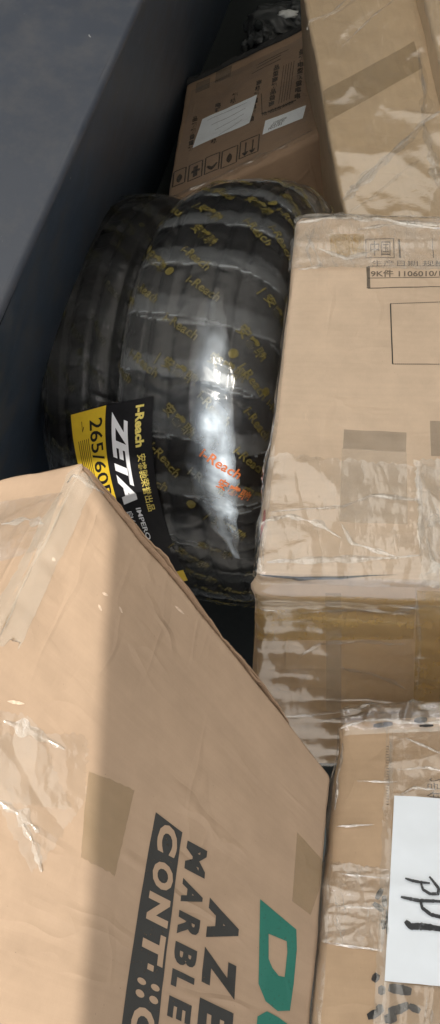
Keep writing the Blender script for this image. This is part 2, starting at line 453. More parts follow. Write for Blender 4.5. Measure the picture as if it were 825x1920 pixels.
# rolled lip between the ledge top and the inner side wall
parts = [grid(A0 + lft, A1 + lft, A1 + Vector((-.012, 0, 0)), A0 + Vector((-.012, 0, 0)), 60, 24, dent)]
V = []; F = []; NL = 80
for i in range(NL+1):
    p = A0.lerp(A1, i/NL)
    for k in range(6):
        a = k/5 * math.pi/2
        V.append(p + Vector((-.012 + .012*math.sin(a), 0, -.012 + .012*math.cos(a))) + Vector((0, 0, 0)) + dent(p)*(1-k/5))
for i in range(NL):
    for k in range(5): F.append((i*6+k, i*6+k+1, (i+1)*6+k+1, (i+1)*6+k))
V2, F2 = join(parts + [(V, F)])
struct(mesh_obj("wall_ledge", V2, F2, M['ledge']))
V, F = grid(A0 - up*.012, A1 - up*.012, Vector((A1.x - .16, A1.y, FLOOR)), Vector((A0.x - .16, A0.y, FLOOR)), 60, 30, dentx)
struct(mesh_obj("wall", V, F, M['wall']))
def block(name, lo, hi, mat):
    x0, y0, z0 = lo; x1, y1, z1 = hi
    v = [Vector(p) for p in ((x0,y0,z0),(x1,y0,z0),(x1,y1,z0),(x0,y1,z0),(x0,y0,z1),(x1,y0,z1),(x1,y1,z1),(x0,y1,z1))]
    f = [(0,3,2,1),(4,5,6,7),(0,1,5,4),(1,2,6,5),(2,3,7,6),(3,0,4,7)]
    return struct(mesh_obj(name, v, f, mat, smooth=False))
block("floor", (-2.2, -.6, FLOOR-.06), (1.6, 4.2, FLOOR), M['dark'])
block("ground", (-60, -60, FLOOR-.75), (60, 60, FLOOR-.7), M['ground'])
block("wall_right", (.86, -1.2, FLOOR), (.90, 4.2, .9), plain('pale_bounce_lining', (.5, .48, .45)))  # unseen side wall, made pale to bounce light onto the cartons
block("rear_left_light_block", (-.95, -1.2, FLOOR), (-.91, .12, .9), M['wall'])  # unseen block added to narrow the rear opening mirrored in the tyre
block("bulkhead", (-2.2, 3.75, FLOOR), (1.6, 3.8, .6), M['dark'])
block("wall_left", (-1.75, 1.9, FLOOR), (-1.70, 4.2, .6), M['wall'])
RZ = .9
tp = NT("added_pale_tarpaulin"); tp.t.nodes.remove(tp.b)  # unseen translucent tarpaulin, added to cast the shadow and fill the bay evenly
_d = tp.n("ShaderNodeBsdfDiffuse"); _d.inputs[0].default_value = (.6, .58, .54, 1)
_t = tp.n("ShaderNodeBsdfTranslucent"); _t.inputs[0].default_value = (.74, .72, .67, 1)
_m = tp.n("ShaderNodeMixShader"); _m.inputs[0].default_value = .85
tp.l(_d.outputs[0], _m.inputs[1]); tp.l(_t.outputs[0], _m.inputs[2]); tp.l(_m.outputs[0], tp.out.inputs['Surface']); added_tarp = tp.m
n1 = Vector((.303, .505, .808)); A = cs(155, 868, 1.15)   # plane of the leaning carton's upper face
def shade_at(p): return p + SUN * ((RZ - p.z) / SUN.z)   # where the roof must end for its shadow to fall at p
s1 = shade_at(W(on_plane(n1, A, 208, 990))); s2 = shade_at(W(on_plane(n1, A, 152, 1900))); s0 = shade_at(W(on_plane(n1, A, 158, 880)))
s2 = s2 + (s2 - s1)*.25; yb = s0.y + .06
YO = 3.1                                 # the tarpaulin ends here, solid roof further in
rv = [Vector((s2.x, s2.y, RZ)), Vector((2.4, s2.y, RZ)), Vector((2.4, YO, RZ)), Vector((-4.2, YO, RZ)), Vector((-4.2, yb, RZ)), Vector((s0.x - .02, yb, RZ)), Vector((s0.x, s0.y, RZ)), Vector((s1.x, s1.y, RZ))]
n = len(rv)
added_slit = [Vector((x, y, RZ)) for x, y in ((-.366, .162), (-.334, .168), (-.320, .0), (-.336, -.175), (-.372, -.12), (-.383, .003))]   # slit added and shaped to drop sun onto the tyre
from mathutils.geometry import tessellate_polygon
tris = tessellate_polygon([rv, added_slit])
struct(mesh_obj("added_shade_tarpaulin", rv + added_slit, [tuple(t) for t in tris], added_tarp, smooth=False))
block("added_roof", (-4.2, YO, RZ), (2.4, 4.4, RZ+.05), M['dark'])  # unseen solid cover added to keep the far end dark

# ================================================================== big carton, lower left
B = on_plane(n1, A, 622, 1456); D = on_plane(n1, A, 566, 2150); E = on_plane(n1, A, -400, 1960)
Fp = cs(-380, 985, 1.33); Gp = E + (Fp - A) * .9 + Vector((-.05, -.02, 0)); dn = -n1.normalized()*.45
def d7(q, h, d):
    a = 0
    if d.z < -.5:                         # faint sag towards the middle and shallow diagonal dents by the taped ridge
        e = (q.x + h.x)
        a += -.004*math.cos(q.x/h.x*1.5)*math.cos(q.y/h.y*1.5)
        a += -.0042*ridged((q.x*1.2+q.y*.7, q.y*2.6-q.x*.5, 0), 6, 2.2) * math.exp(-(e/.16)**2)
    if d.x < -.4: a += .0022*math.sin(q.y*62 + 2*nz(q, 7, 1)) + .003*ridged((q.z*1.2, q.y*3, 0), 5, 4)
    return a
big = Carton({(0,0,0): A, (1,0,0): B, (1,1,0): D, (0,1,0): E, (0,0,1): Fp, (1,0,1): B+dn, (1,1,1): D+dn, (0,1,1): Gp}, r=.007, amp=.0045, seed=2.0, disp=d7, freq=4)
t7 = thing('cardboard_box', 'large pinkish brown carton with black and green lettering, leaning in the lower left corner', 'box', base_of(big))
big.shell('carton_body', M['card_left'], t7, .009)

def stack_lines(ct, face, rows, off, mat, parent, name):
    V, F = join([ct.lettering(face, *r[:2], off, **r[2]) for r in rows])
    return mesh_obj(name, V, F, mat, parent, smooth=False)
# black bar with lettering left open (board colour)
big.patch('printed_bar', 'top', [(291, 1523), (341, 1561), (286, 2025), (217, 2010)], M['black_ink'], t7, .0012, 14, 110)
rows = []
def cell(xl0, y0, xr0, yr0, xl1, y1, xr1, yr1):  # left = base line side, right = cap side
    return [(xr0, yr0), (xr1, yr1), (xl1, y1), (xl0, y0)]
def lrow(txt, L0, L1, R0, R1, y0, y1, slant, **kw):
    """line of text running down the photo; base line L (x at y0 -> x at y1), cap line R"""
    return (txt, [(R0, y0 + slant), (R1, y1 + slant), (L1, y1), (L0, y0)], kw)
letters = [('C', 1539, 1592), ('O', 1608, 1658), ('N', 1670, 1722), ('T', 1738, 1795), ('-', 1806, 1817), (':', 1830, 1842), (':', 1852, 1866), ('C', 1880, 1935)]
def barx(y, e):                            # x inside the bar: e 0 base side, 1 cap side
    l = 291 + (y-1523)*(233-291)/(1915-1523); r = 341 + (y-1561)*(299-341)/(1915-1561)
    return l + (r-l)*e
for ch, y0, y1 in letters:
    lo, hi = (.17, .83) if ch not in '-' else (.42, .60)
    sl = 20*(hi-lo)/.66
    rows.append((ch, [(barx(y0, hi), y0+sl), (barx(y1, hi), y1+sl), (barx(y1, lo), y1), (barx(y0, lo), y0)], dict(bold=.05, sub=.12)))
stack_lines(big, 'top', rows, .0020, M['card_left'], t7, 'bar_lettering')
rows = []
def column(txt, xb, xc, ys, slant, yref, **kw):
    for ch, (y0, y1) in zip(txt, ys):
        b = lambda y: xb[0] + (y-yref)*xb[1]
        c = lambda y: xc[0] + (y-yref)*xc[1]
        rows.append((ch, [(c(y0), y0+slant), (c(y1), y1+slant), (b(y1), y1), (b(y0), y0)], kw))
column('MARBLE', (351, -.118), (388, -.10), [(1576, 1628), (1646, 1690), (1706, 1750), (1764, 1803), (1815, 1846), (1866, 1904)], 20, 1575, bold=.05, sub=.12)
column('AZE', (392, -.10), (448, -.06), [(1683, 1757), (1775, 1845), (1870, 1925)], 30, 1690, bold=.055, sub=.10)
stack_lines(big, 'top', rows, .0010, M['black_ink'], t7, 'black_lettering')
# slanted green letters
def plate(face, ct, outer, inner, off, n=10):
    """frame shaped letter between an outer and an inner outline of photo points"""
    O = []; I = []
    def dens(p):
        r = []
        for a, b in zip(p, p[1:] + p[:1]):
            for k in range(n): r.append((a[0]+(b[0]-a[0])*k/n, a[1]+(b[1]-a[1])*k/n))
        return r
    O = [ct.fp(face, *ct.at(face, *p), off) for p in dens(outer)]; I = [ct.fp(face, *ct.at(face, *p), off) for p in dens(inner)]
    m = len(O); return O + I, [(i, (i+1)%m, (i+1)%m+m, i+m) for i in range(m)]
g1 = plate('top', big, [(487, 1686), (555, 1743), (556, 1780), (550, 1845), (543, 1895), (520, 1896), (497, 1877), (484, 1845)],
           [(503, 1751), (537, 1765), (538, 1785), (535, 1815), (533, 1832), (522, 1830), (510, 1815), (503, 1798)], .0010, 8)
g2 = plate('top', big, [(482, 1906), (500, 1896), (522, 1908), (545, 1925), (549, 1990), (530, 2030), (492, 1995), (478, 1950)],
           [(498, 1935), (507, 1932), (520, 1938), (531, 1946), (532, 1975), (522, 1990), (505, 1975), (498, 1955)], .0010, 8)
V, F = join([g1, g2]); mesh_obj('green_lettering', V, F, M['green_ink'], t7)
# tapes
big.patch('brown_tape', 'top', [(165, 1446), (251, 1482), (214, 1642), (150, 1608)], M['tape_olive'], t7, .0013, 20, 28, jag=.02)
big.patch('brown_tape', 'top', [(556, 1560), (612, 1622), (600, 1732), (547, 1690)], M['tape_olive'], t7, .0013, 20, 28)
big.patch('ridge_tape', 'top', [(150, 880), (186, 900), (35, 1215), (-8, 1200)], M['tape_clear'], t7, .0011, 8, 44, extra=crease(.0015, 30, 3), jag=.06)
big.patch('ridge_tape', 'left', [(128, 888), (152, 876), (-2, 1205), (-48, 1210)], M['tape_clear'], t7, .0011, 8, 44, extra=crease(.0015, 30, 7), jag=.06)
big.patch('crumpled_tape', 'top', [(-90, 1330), (60, 1345), (135, 1520), (-60, 1500)], M['film_shiny'], t7, .0012, 44, 34, extra=crease(.0018, 13, 3, (1, .5, 1)), jag=.05)
big.patch('crumpled_tape', 'top', [(-60, 1385), (160, 1378), (158, 1500), (60, 1640)], M['film_shiny'], t7, .0022, 44, 34, extra=crease(.0018, 15, 9, (.6, 1.4, 1)), jag=.05)
big.patch('clear_tape', 'left', [(-60, 950), (120, 925), (70, 1040), (-60, 1070)], M['film'], t7, .0011, 26, 20, extra=crease(.003, 18, 5, (.3, 1.5, .3)))
for k, pts in enumerate(([(190, 1112), (201, 1117)], [(183, 1134), (189, 1146)], [(222, 1138), (228, 1150)], [(96, 1046), (102, 1052)], [(326, 1136), (344, 1152)], [(12, 1315), (44, 1320)])):
    V, F = big.stroke('top', pts, .0032, .0014, .8); mesh_obj('torn_nick', V, F, M['torn'], t7)
# double walled cut edge that stands up along the upper right side
def flap(ct, off_far, lift, seed, parent, name, a0=-.99, a1=.93, thick=.0022, depth=.10):
    V = []; N = 120
    for i in range(N+1):
        a = a0 + (a1-a0)*i/N
        top = ct.ev([a, -1, -1]); fr = ct.ev([a, -1, -.2]); nrm = (ct.ev([a, -1, -1], .02) - ct.ev([a, -1, -1])).normalized()
        out = (ct.ev([a, -1, -.5], .02) - ct.ev([a, -1, -.5])).normalized(); dnv = (fr-top).normalized()
        wob = .0035*nz((i*.06, seed, 0), 1) + .0012*nz((i*.3, seed, 2), 1)
        env = math.sin(math.pi*min(1, max(0, (i/N)))) ** .35
        e0 = top + out*(off_far*env + .002 + wob*env) - dnv*(lift*env*(1 + .5*nz((i*.05, seed, 7), 1.0)) - .004)
        e1 = e0 + dnv*depth - out*.0*depth
        V += [e0 - out*thick*.5, e0 + out*thick*.5, e1 + out*thick*.5, e1 - out*thick*.5]
    F = []
    for i in range(N):
        for k in range(4): F.append((i*4+k, i*4+(k+1)%4, (i+1)*4+(k+1)%4, (i+1)*4+k))
    F += [(0, 1, 2, 3), (N*4+3, N*4+2, N*4+1, N*4)]
    return mesh_obj(name, V, F, M['card_edge'], parent, smooth=False, uvs=[(v.x, v.y+v.z) for v in V])
flap(big, .005, .007, 1.0, t7, 'flap', a1=.20)
flap(big, .011, .005, 5.0, t7, 'flap', a1=.12)
flap(big, .004, .005, 8.0, t7, 'flap', a0=.16, a1=.70)
flap(big, .008, .002, 12.0, t7, 'flap', a0=.18, a1=.66)

# ================================================================== wrapped carton, right middle
TL = cs(558, 404, 1.53); BL = cs(482, 1072, 1.20); TR = cs(1120, 398, 1.51); BR = cs(1130, 1100, 1.22)
nn = (TR-TL).cross(BL-TL).normalized(); nn = nn if nn.z > 0 else -nn
ex = (cs(476, 1425, 1.44) - BL) * 1.05   # crushed: the near side slopes outwards
def d5(q, h, d):
    a = 0
    if d.y > .4:                          # crushed front: horizontal folds of the board
        z = q.z + h.z
        a += -.0022*abs(math.sin(z*78 + .8*nz(q, 4, 3)))**6 + .0015*math.sin(z*30 + nz(q, 3, 1)) - .006*math.exp(-((z-.012)/.006)**2)
        a += .010*math.exp(-((z-.02)/.02)**2)
    if d.z < -.4:
        y = h.y - q.y
        a += .003*ridged((q.x*.6, q.y*2.2, 0), 7, 4)*math.exp(-(y/.2)**2) - .004*math.exp(-((y-.004)/.006)**2)
    return a
c5 = slab(TL, TR, BR, BL, ex); c5[0,0,1] = cs(530, 590, 1.86); c5[0,1,1] = cs(464, 1440, 1.46)   # its left side bulges out lower down
mid = Carton(c5, r=.014, amp=.004, seed=5.0, disp=d5, freq=4)
t5 = thing('cardboard_box', 'big pale carton wrapped in clear film with a dotted square, right of the wrapped tyre', 'box', base_of(mid))
mid.shell('carton_body', M['card_mid'], t5, .009)
# print on the top
fr = lambda pts, w_=.0016: mid.stroke('top', pts, w_, .0007, 0)
ST = [fr([(686, 449), (738, 448), (739, 484), (686, 484), (686, 449)]), fr([(748, 449), (750, 484)], .003),
      fr([(690, 522), (760, 521), (900, 519)]), fr([(690, 541), (760, 539), (900, 537)], .002), fr([(690, 500), (691, 541)], .0055), fr([(690, 500), (900, 496)], .001), fr([(810, 447), (813, 484)], .0015)]
ST.append(mid.lettering('top', '9K\u4ef6 1106010/1S1/91206', [(695, 507), (905, 504), (905, 517), (695, 520)], .0007, .02))
ST.append(mid.lettering('top', '\u4e2d\u56fd', [(694, 452), (732, 452), (732, 480), (694, 480)], .0007, .0))
ST.append(mid.lettering('top', '\u751f\u4ea7\u65e5\u671f \u89c4\u683c\u578b\u53f7', [(697, 489), (880, 487), (880, 498), (697, 500)], .0007, .0))
V, F = join(ST); mesh_obj('printed_form', V, F, M['faint_ink'], t5)
ST = [mid.stroke('top', [(732, 570), (736, 683)], .0018, .0007, 0)]
def dots(p, q, n_):
    for i in range(n_):
        a = i/n_; b = (i+.6)/n_
        ST.append(mid.stroke('top', [(p[0]+(q[0]-p[0])*a, p[1]+(q[1]-p[1])*a), (p[0]+(q[0]-p[0])*b, p[1]+(q[1]-p[1])*b)], .0017, .0007, 0))
dots((732, 570), (905, 564), 44); dots((736, 683), (905, 684), 44)
V, F = join(ST); mesh_obj('dotted_square', V, F, M['black_ink'], t5)
V, F = mid.stroke('near', [(484, 1076), (560, 1084), (640, 1083), (745, 1078)], .0042, .0012, .9); mesh_obj('flap_gap_shade', V, F, M['dark'], t5)  # dark strip painted in for the shade under the flap
mid.patch('grey_tape', 'top', [(645, 806), (762, 812), (761, 848), (643, 842)], M['tape_grey'], t5, .0010, 14, 8)
mid.patch('grey_tape', 'top', [(641, 842), (762, 848), (764, 985), (636, 980)], M['tape_clear'], t5, .0011, 14, 14, extra=crease(.002, 14, 4))
mid.patch('grey_tape', 'top', [(806, 790), (900, 792), (900, 860), (808, 856)], M['tape_grey'], t5, .0010, 10, 8)
mid.patch('yellow_tape', 'top', [(618, 440), (682, 440), (684, 480), (620, 482)], M['tape_yellow'], t5, .0010, 8, 8)
mid.patch('amber_tape', 'near', [(470, 1084), (930, 1092), (930, 1405), (500, 1425)], M['tape_amber'], t5, .0008, 50, 36)
mid.patch('yellow_tape', 'near', [(480, 1110), (780, 1120), (775, 1196), (480, 1188)], M['tape_yellow'], t5, .0010, 40, 18, extra=crease(.002, 16, 2, (.25, 1, 2.2)))
mid.patch('yellow_tape', 'near', [(782, 1105), (900, 1110), (900, 1330), (775, 1330)], M['tape_yellow'], t5, .0012, 20, 30, extra=crease(.003, 13, 6, (.5, 1, 1.6)))
mid.patch('yellow_tape', 'near', [(610, 1110), (640, 1110), (640, 1330), (612, 1330)], M['tape_clear'], t5, .0014, 6, 20)
# film wrapped round it
mid.patch('wrapping_film', 'top', [(530, 392), (930, 388), (925, 505), (546, 512)], M['film_milky'], t5, .0018, 80, 34, extra=crease(.006, 9, 3, (.35, 1.6, 1)), jag=.02)
mid.patch('wrapping_film', 'top', [(490, 880), (930, 890), (950, 1090), (472, 1078)], M['film'], t5, .0018, 80, 44, extra=crease(.005, 8, 8, (.6, 1.1, 1)), jag=.03)
mid.patch('wrapping_film', 'top', [(775, 870), (930, 860), (930, 1100), (790, 1096)], M['film_milky'], t5, .004, 40, 50, extra=crease(.006, 12, 12, (1, .8, 1)), jag=.04)
mid.patch('wrapping_film', 'near', [(472, 1082), (930, 1090), (930, 1420), (500, 1460)], M['film_thin'], t5, .0026, 90, 60, extra=crease(.0028, 8, 5, (.3, 1, 1.7)))
mid.patch('wrapping_film', 'left', [(556, 410), (565, 420), (470, 1080), (452, 1200)], M['film'], t5, .003, 12, 60, extra=crease(.006, 9, 5, (1, .5, .6)))
V, F = mid.stroke('top', [(497, 957), (494, 985), (489, 1010)], .008, .0012, .4)
mesh_obj('red_mark', V, F, M['red_ink'], t5)
ftl = cs(553, 430, 1.68); 

# ================================================================== papered carton, lower right
TL = cs(636, 1345, 1.14); BL = cs(572, 2040, .84); TR = cs(1040, 1325, 1.12); BR = cs(1000, 2080, .84)
nn = (TR-TL).cross(BL-TL).normalized(); nn = nn if nn.z > 0 else -nn
def d6(q, h, d):
    a = 0
    if d.z < -.3:
        a += .0035*ridged((q.x*.5, q.y*2.4, 0), 5.5, 7)*math.exp(-((q.x+h.x)/.09)**2)
    return a
low = Carton(slab(TL, TR, BR, BL, -nn*.5), r=.016, amp=.004, seed=9.0, disp=d6, freq=5)
t6 = thing('cardboard_box', 'brown carton in the lower right carrying a white sheet with handwriting', 'box', base_of(low))
low.shell('carton_body', M['card_low'], t6, .008)
o = low.patch('paper_sheet', 'top', [(739, 1495), (950, 1507), (945, 1862), (721, 1842)], M['paper'], t6, .0035, 24, 34, extra=lambda q: .0012*nz(q, 9, 3) + .0010*ridged((q[0]*.4, q[1]*1.6, 0), 7, 2))
pap = lambda pts, w_: low.stroke('top', [(560+x*.3228, 1300+y*.3228) for x, y in pts], w_, .0066, .45)
V, F = join([pap([(617, 1090), (655, 1103), (700, 1112), (760, 1118)], .0035), pap([(757, 1080), (785, 1115), (812, 1150), (808, 1180), (760, 1180), (720, 1155), (706, 1112)], .0035),
             pap([(592, 1198), (640, 1208), (700, 1220), (780, 1222), (840, 1226)], .004), pap([(704, 1216), (716, 1262), (765, 1300), (830, 1316), (850, 1280), (838, 1232)], .004),
             pap([(618, 1338), (650, 1370), (700, 1368), (760, 1374), (860, 1388)], .0075)])
s = mesh_obj('handwriting', V, F, M['marker'], o)
mk = lambda pts, w_=.006: low.stroke('top', [(560+x*.3228, 1300+y*.3228) for x, y in pts], w_, .0012, .3)
for grp in ([mk([(485, 1138), (452, 1198)]), mk([(434, 1222), (492, 1266)]), mk([(494, 1178), (502, 1242)]), mk([(488, 1318), (494, 1375)], .005), mk([(510, 1260), (515, 1400)], .003)], [mk([(460, 1632), (434, 1676)], .008), mk([(462, 1727), (502, 1727)], .009), mk([(522, 1712), (590, 1724), (655, 1736)], .010),
             mk([(452, 1842), (492, 1830)], .009), mk([(520, 1850), (580, 1840), (640, 1812)], .009), mk([(640, 1816), (705, 1850)], .007), mk([(400, 1882), (475, 1850)], .008), mk([(498, 1896), (570, 1884)], .010)]):
    V, F = join(grp); mesh_obj('marker_writing', V, F, M['marker'], t6)
ST = [low.lettering('top', '2\u53f7\u4ed3', [(800, 1460), (800, 1500), (830, 1500), (830, 1460)], .0010, .0), low.stroke('top', [(806, 1488), (826, 1490)], .001, .001), low.stroke('top', [(806, 1494), (826, 1496)], .001, .001)]
V, F = join(ST); mesh_obj('faint_print', V, F, M['faint_ink'], t6); ST = []
for k in range(22): ST.append(low.stroke('top', [(724.5, 1400+k*5.2), (729, 1400.5+k*5.2)], .0008, .001, 0))
V, F = join(ST); mesh_obj('faint_print', V, F, M['faint_ink'], t6)
low.patch('crinkled_tape', 'top', [(622, 1618), (732, 1632), (718, 1786), (600, 1770)], M['film_milky'], t6, .0014, 34, 40, extra=crease(.004, 26, 3, (.6, 2.2, 1)), jag=.03)
low.patch('wrapping_film', 'top', [(728, 1370), (960, 1360), (960, 1500), (728, 1500)], M['film'], t6, .0016, 40, 34, extra=crease(.004, 13, 6, (.8, 1.3, 1)), jag=.03)
low.patch('wrapping_film', 'top', [(722, 1400), (738, 1400), (722, 1930), (700, 1930)], M['film'], t6, .0018, 6, 60, extra=crease(.003, 12, 1, (2, .6, 1)), jag=.2)
low.patch('wrapping_film', 'top', [(720, 1846), (950, 1862), (950, 2000), (706, 2000)], M['film'], t6, .0030, 40, 30, extra=crease(.005, 16, 9, (2, .6, 1)))
low.patch('wrapping_film', 'left', [(640, 1360), (636, 1372), (560, 2040), (600, 1980)], M['film'], t6, .002, 12, 60, extra=crease(.004, 12, 1))
# film bunched over its far edge
V = []; nx, ny = 90, 22
for j in range(ny+1):
    for i in range(nx+1):
        a = -1.02 + 1.5*i/nx; e = j/ny
        w_ = -1 + .0*e
        b = low.ev([a, -1 + .14*e, -1]) 
        hgt = .004 + .016*math.sin(math.pi*min(1, e*1.15))*(.5 + .9*ridged((a*.35, e*.10, 0), 9, 3) + .4*nz((a, e, 0), 6, 1))
        V.append(b + (W(nn) )*hgt*1.0 + W(Vector((0, .018, 0)))*(1-e))
F = [(j*(nx+1)+i, (j+1)*(nx+1)+i, (j+1)*(nx+1)+i+1, j*(nx+1)+i+1) for j in range(ny) for i in range(nx)]
if (V[F[0][1]]-V[F[0][0]]).cross(V[F[0][2]]-V[F[0][0]]).dot(W(nn)) < 0: F = [t_[::-1] for t_ in F]
mesh_obj('bunched_film', V, F, M['film'], t6)
for grp in ([low.stroke('top', [(700, 1366), (718, 1364), (736, 1362)], .007, .006, .5)], [low.stroke('top', [(776, 1358), (800, 1357)], .007, .008, .4), low.stroke('top', [(786, 1368), (812, 1367)], .004, .008, .4)]):
    V, F = join(grp); mesh_obj('film_print', V, F, M['marker'], t6)

# ================================================================== tall carton, upper right
TL = cs(560, -50, 2.02); BL = cs(650, 430, 1.80); BR = cs(915, 440, 1.76); TR = cs(768, -50, 1.98)
nn = (TR-TL).cross(BL-TL).normalized(); nn = nn if nn.z > 0 else -nn
tall = Carton(slab(TL, TR, BR, BL, -nn*.55), r=.010, amp=.004, seed=14.0, freq=4)
t3 = thing('cardboard_box', 'yellowish brown carton with a slanting tape band, at the top behind the pale carton', 'box', base_of(tall))
tall.shell('carton_body', M['card_tall'], t3, .011)
tall.patch('brown_tape', 'top', [(606, 172), (776, 78), (792, 128), (614, 232)], M['tape_olive'], t3, .0012, 20, 10)
tall.patch('wrapping_film', 'top', [(565, -30), (775, -30), (895, 410), (648, 415)], M['film_thin'], t3, .0022, 60, 80, extra=crease(.005, 5, 5, (.8, .8, 1)))
def fold(ct, face, pts, width, hgt, mat, parent, name, seed=0):
    """a gathered ridge of film running through the given points"""
    q = [Vector((*ct.at(face, *p), 0)) for p in pts]; path = []
    for a, b in zip(q, q[1:]):
        for k in range(14): path.append(a.lerp(b, k/14))
    path.append(q[-1]); hx, hy = (ct.L[FACES[face][0]]*.5, ct.L[FACES[face][1]]*.5); V = []; F = []; m = 9
    for i, p in enumerate(path):
        t = path[min(i+1, len(path)-1)] - path[max(i-1, 0)]; t = Vector((t.x*hx, t.y*hy, 0)).normalized(); nr = Vector((-t.y, t.x, 0))
        for k in range(m+1):
            e = k/m*2-1; ww = width*max(.12, .75+1.3*nz((i*.16, seed, 0), 1))*min(1, .15+i/8, .15+(len(path)-1-i)/8)
            hh = hgt*(max(0, 1-abs(e))**1.4)*(.6+.9*abs(nz((i*.22, seed, k*.3), 1))) + .0016 + .0012*nz((i*.5, k*.9, seed), 1)
            V.append(ct.fp(face, p.x + e*nr.x*ww/hx, p.y + e*nr.y*ww/hy, hh))
    for i in range(len(path)-1):
        for k in range(m): F.append((i*(m+1)+k, i*(m+1)+k+1, (i+1)*(m+1)+k+1, (i+1)*(m+1)+k))
    o_ = ct.fp(face, 0, 0, .02) - ct.fp(face, 0, 0, 0); q_ = F[0]
    if (V[q_[1]]-V[q_[0]]).cross(V[q_[2]]-V[q_[0]]).dot(o_) < 0: F = [t_[::-1] for t_ in F]
    return mesh_obj(name, V, F, mat, parent)
fold(tall, 'top', [(646, 378), (680, 340), (740, 285), (795, 235)], .010, .010, M['film_milky'], t3, 'film_fold', 1)
fold(tall, 'top', [(795, 235), (800, 180), (785, 95)], .012, .008, M['film'], t3, 'film_fold', 2)
fold(tall, 'top', [(795, 235), (812, 300), (822, 350)], .014, .008, M['film_milky'], t3, 'film_fold', 3)
fold(tall, 'top', [(655, 398), (700, 370), (760, 318), (790, 300)], .004, .003, M['film_thin'], t3, 'film_fold', 4)
fold(tall, 'top', [(575, 60), (640, 20), (690, -20)], .004, .004, M['film_thin'], t3, 'film_fold', 5)

# second carton at the corner
TL = cs(784, -60, 1.90); BL = cs(838, 170, 1.80); BR = cs(1100, 160, 1.76); TR = cs(1050, -70, 1.88)
nn = (TR-TL).cross(BL-TL).normalized(); nn = nn if nn.z > 0 else -nn
cor = Carton(slab(TL, TR, BR, BL, -nn*.4), r=.010, amp=.003, seed=19.0, freq=5)
t4 = thing('cardboard_box', 'pale yellowish carton of which only one side shows in the top right corner', 'box', base_of(cor))
cor.shell('carton_body', M['card_tall'], t4, .012)
cor.patch('wrapping_film', 'top', [(786, -40), (900, -40), (920, 150), (836, 160)], M['film'], t4, .002, 30, 30, extra=crease(.004, 10, 5, (.5, 1.5, 1)))

fd = lambda ct, face, pts, w_, h_, sd_, m_='glint': fold(ct, face, pts, w_, h_, M[m_], {big: t7, mid: t5, low: t6, tall: t3}[ct], 'film_fold', sd_)  # pale film ridges drawn in where the wrap should catch the light
for i, (fc, w_, pts) in enumerate((
    ('top', .005, [(560, 420), (640, 409), (720, 413), (825, 431)]), ('top', .003, [(575, 440), (603, 500), (560, 507)]), ('top', .003, [(600, 468), (650, 486), (705, 470)]),
    ('top', .004, [(670, 432), (760, 418), (860, 424)]), ('top', .002, [(590, 425), (575, 470), (585, 500)]), ('top', .003, [(510, 962), (640, 952), (700, 930), (790, 940)]),
    ('top', .003, [(492, 985), (540, 968), (600, 984), (640, 1012)]), ('top', .004, [(500, 1056), (640, 1050), (786, 1044)]), ('top', .003, [(640, 985), (660, 1020), (740, 1045)]),
    ('top', .003, [(782, 880), (790, 960), (786, 1050)]), ('top', .004, [(800, 990), (825, 975), (850, 985)]), ('top', .004, [(795, 1080), (825, 1060), (860, 1062)]), ('top', .003, [(800, 1010), (810, 1050), (830, 1075)]),
    ('near', .0022, [(487, 1138), (560, 1147), (700, 1143), (790, 1149)]), ('near', .0020, [(532, 1161), (640, 1160), (790, 1168)]), ('near', .0035, [(738, 1146), (782, 1136)]),
    ('near', .0018, [(560, 1232), (600, 1205), (680, 1200), (760, 1206)]), ('near', .0025, [(520, 1345), (600, 1336), (700, 1320), (790, 1312)]), ('near', .0025, [(600, 1350), (700, 1334), (850, 1326)]),
    ('near', .002, [(640, 1250), (700, 1262), (760, 1290)]), ('near', .002, [(780, 1100), (788, 1200), (782, 1300)]), ('left', .004, [(505, 780), (478, 900), (458, 1010), (456, 1080)]), ('left', .003, [(490, 860), (470, 950), (462, 1040)]))):
    fd(mid, fc, pts, w_*1.4, w_*.6, i*1.3)
for i, (w_, pts) in enumerate(((.002, [(760, 1385), (800, 1402), (850, 1425)]), (.002, [(745, 1445), (800, 1440), (850, 1452)]), (.002, [(750, 1492), (775, 1478), (820, 1482)]), (.002, [(733, 1385), (731, 1440), (728, 1500)]),
    (.003, [(640, 1370), (700, 1352), (800, 1358), (850, 1350)]), (.003, [(645, 1395), (636, 1450), (630, 1520)]), (.0025, [(670, 1466), (745, 1468)]), (.0025, [(632, 1552), (700, 1548)]), (.002, [(640, 1640), (720, 1648)]), (.002, [(630, 1700), (715, 1705)]), (.002, [(718, 1700), (716, 1790)]), (.003, [(612, 1770), (716, 1784)]),
    (.002, [(800, 1870), (797, 1915)]), (.002, [(812, 1880), (808, 1930)]))):
    fd(low, 'top', pts, w_, w_*.9, 40+i)
for i, (fc, w_, pts) in enumerate((('top', .006, [(5, 1352), (60, 1372), (118, 1405)]), ('top', .005, [(40, 1545), (65, 1590), (76, 1635)]), ('top', .006, [(-10, 1500), (40, 1530), (70, 1560)]), ('left', .005, [(5, 985), (50, 975), (85, 984)]), ('top', .003, [(118, 900), (160, 905), (195, 925)]))):
    fd(big, fc, pts, w_, w_*.35, 70+i, 'film_milky')
for i, (w_, pts) in enumerate(((.006, [(648, 372), (672, 345), (735, 285)]), (.005, [(735, 285), (790, 232), (835, 205)]), (.005, [(790, 232), (797, 170), (785, 100)]), (.002, [(605, 40), (655, -5)]), (.002, [(640, 90), (700, 30), (740, 0)]))):
    fd(tall, 'top', pts, w_, w_*.8, 90+i)

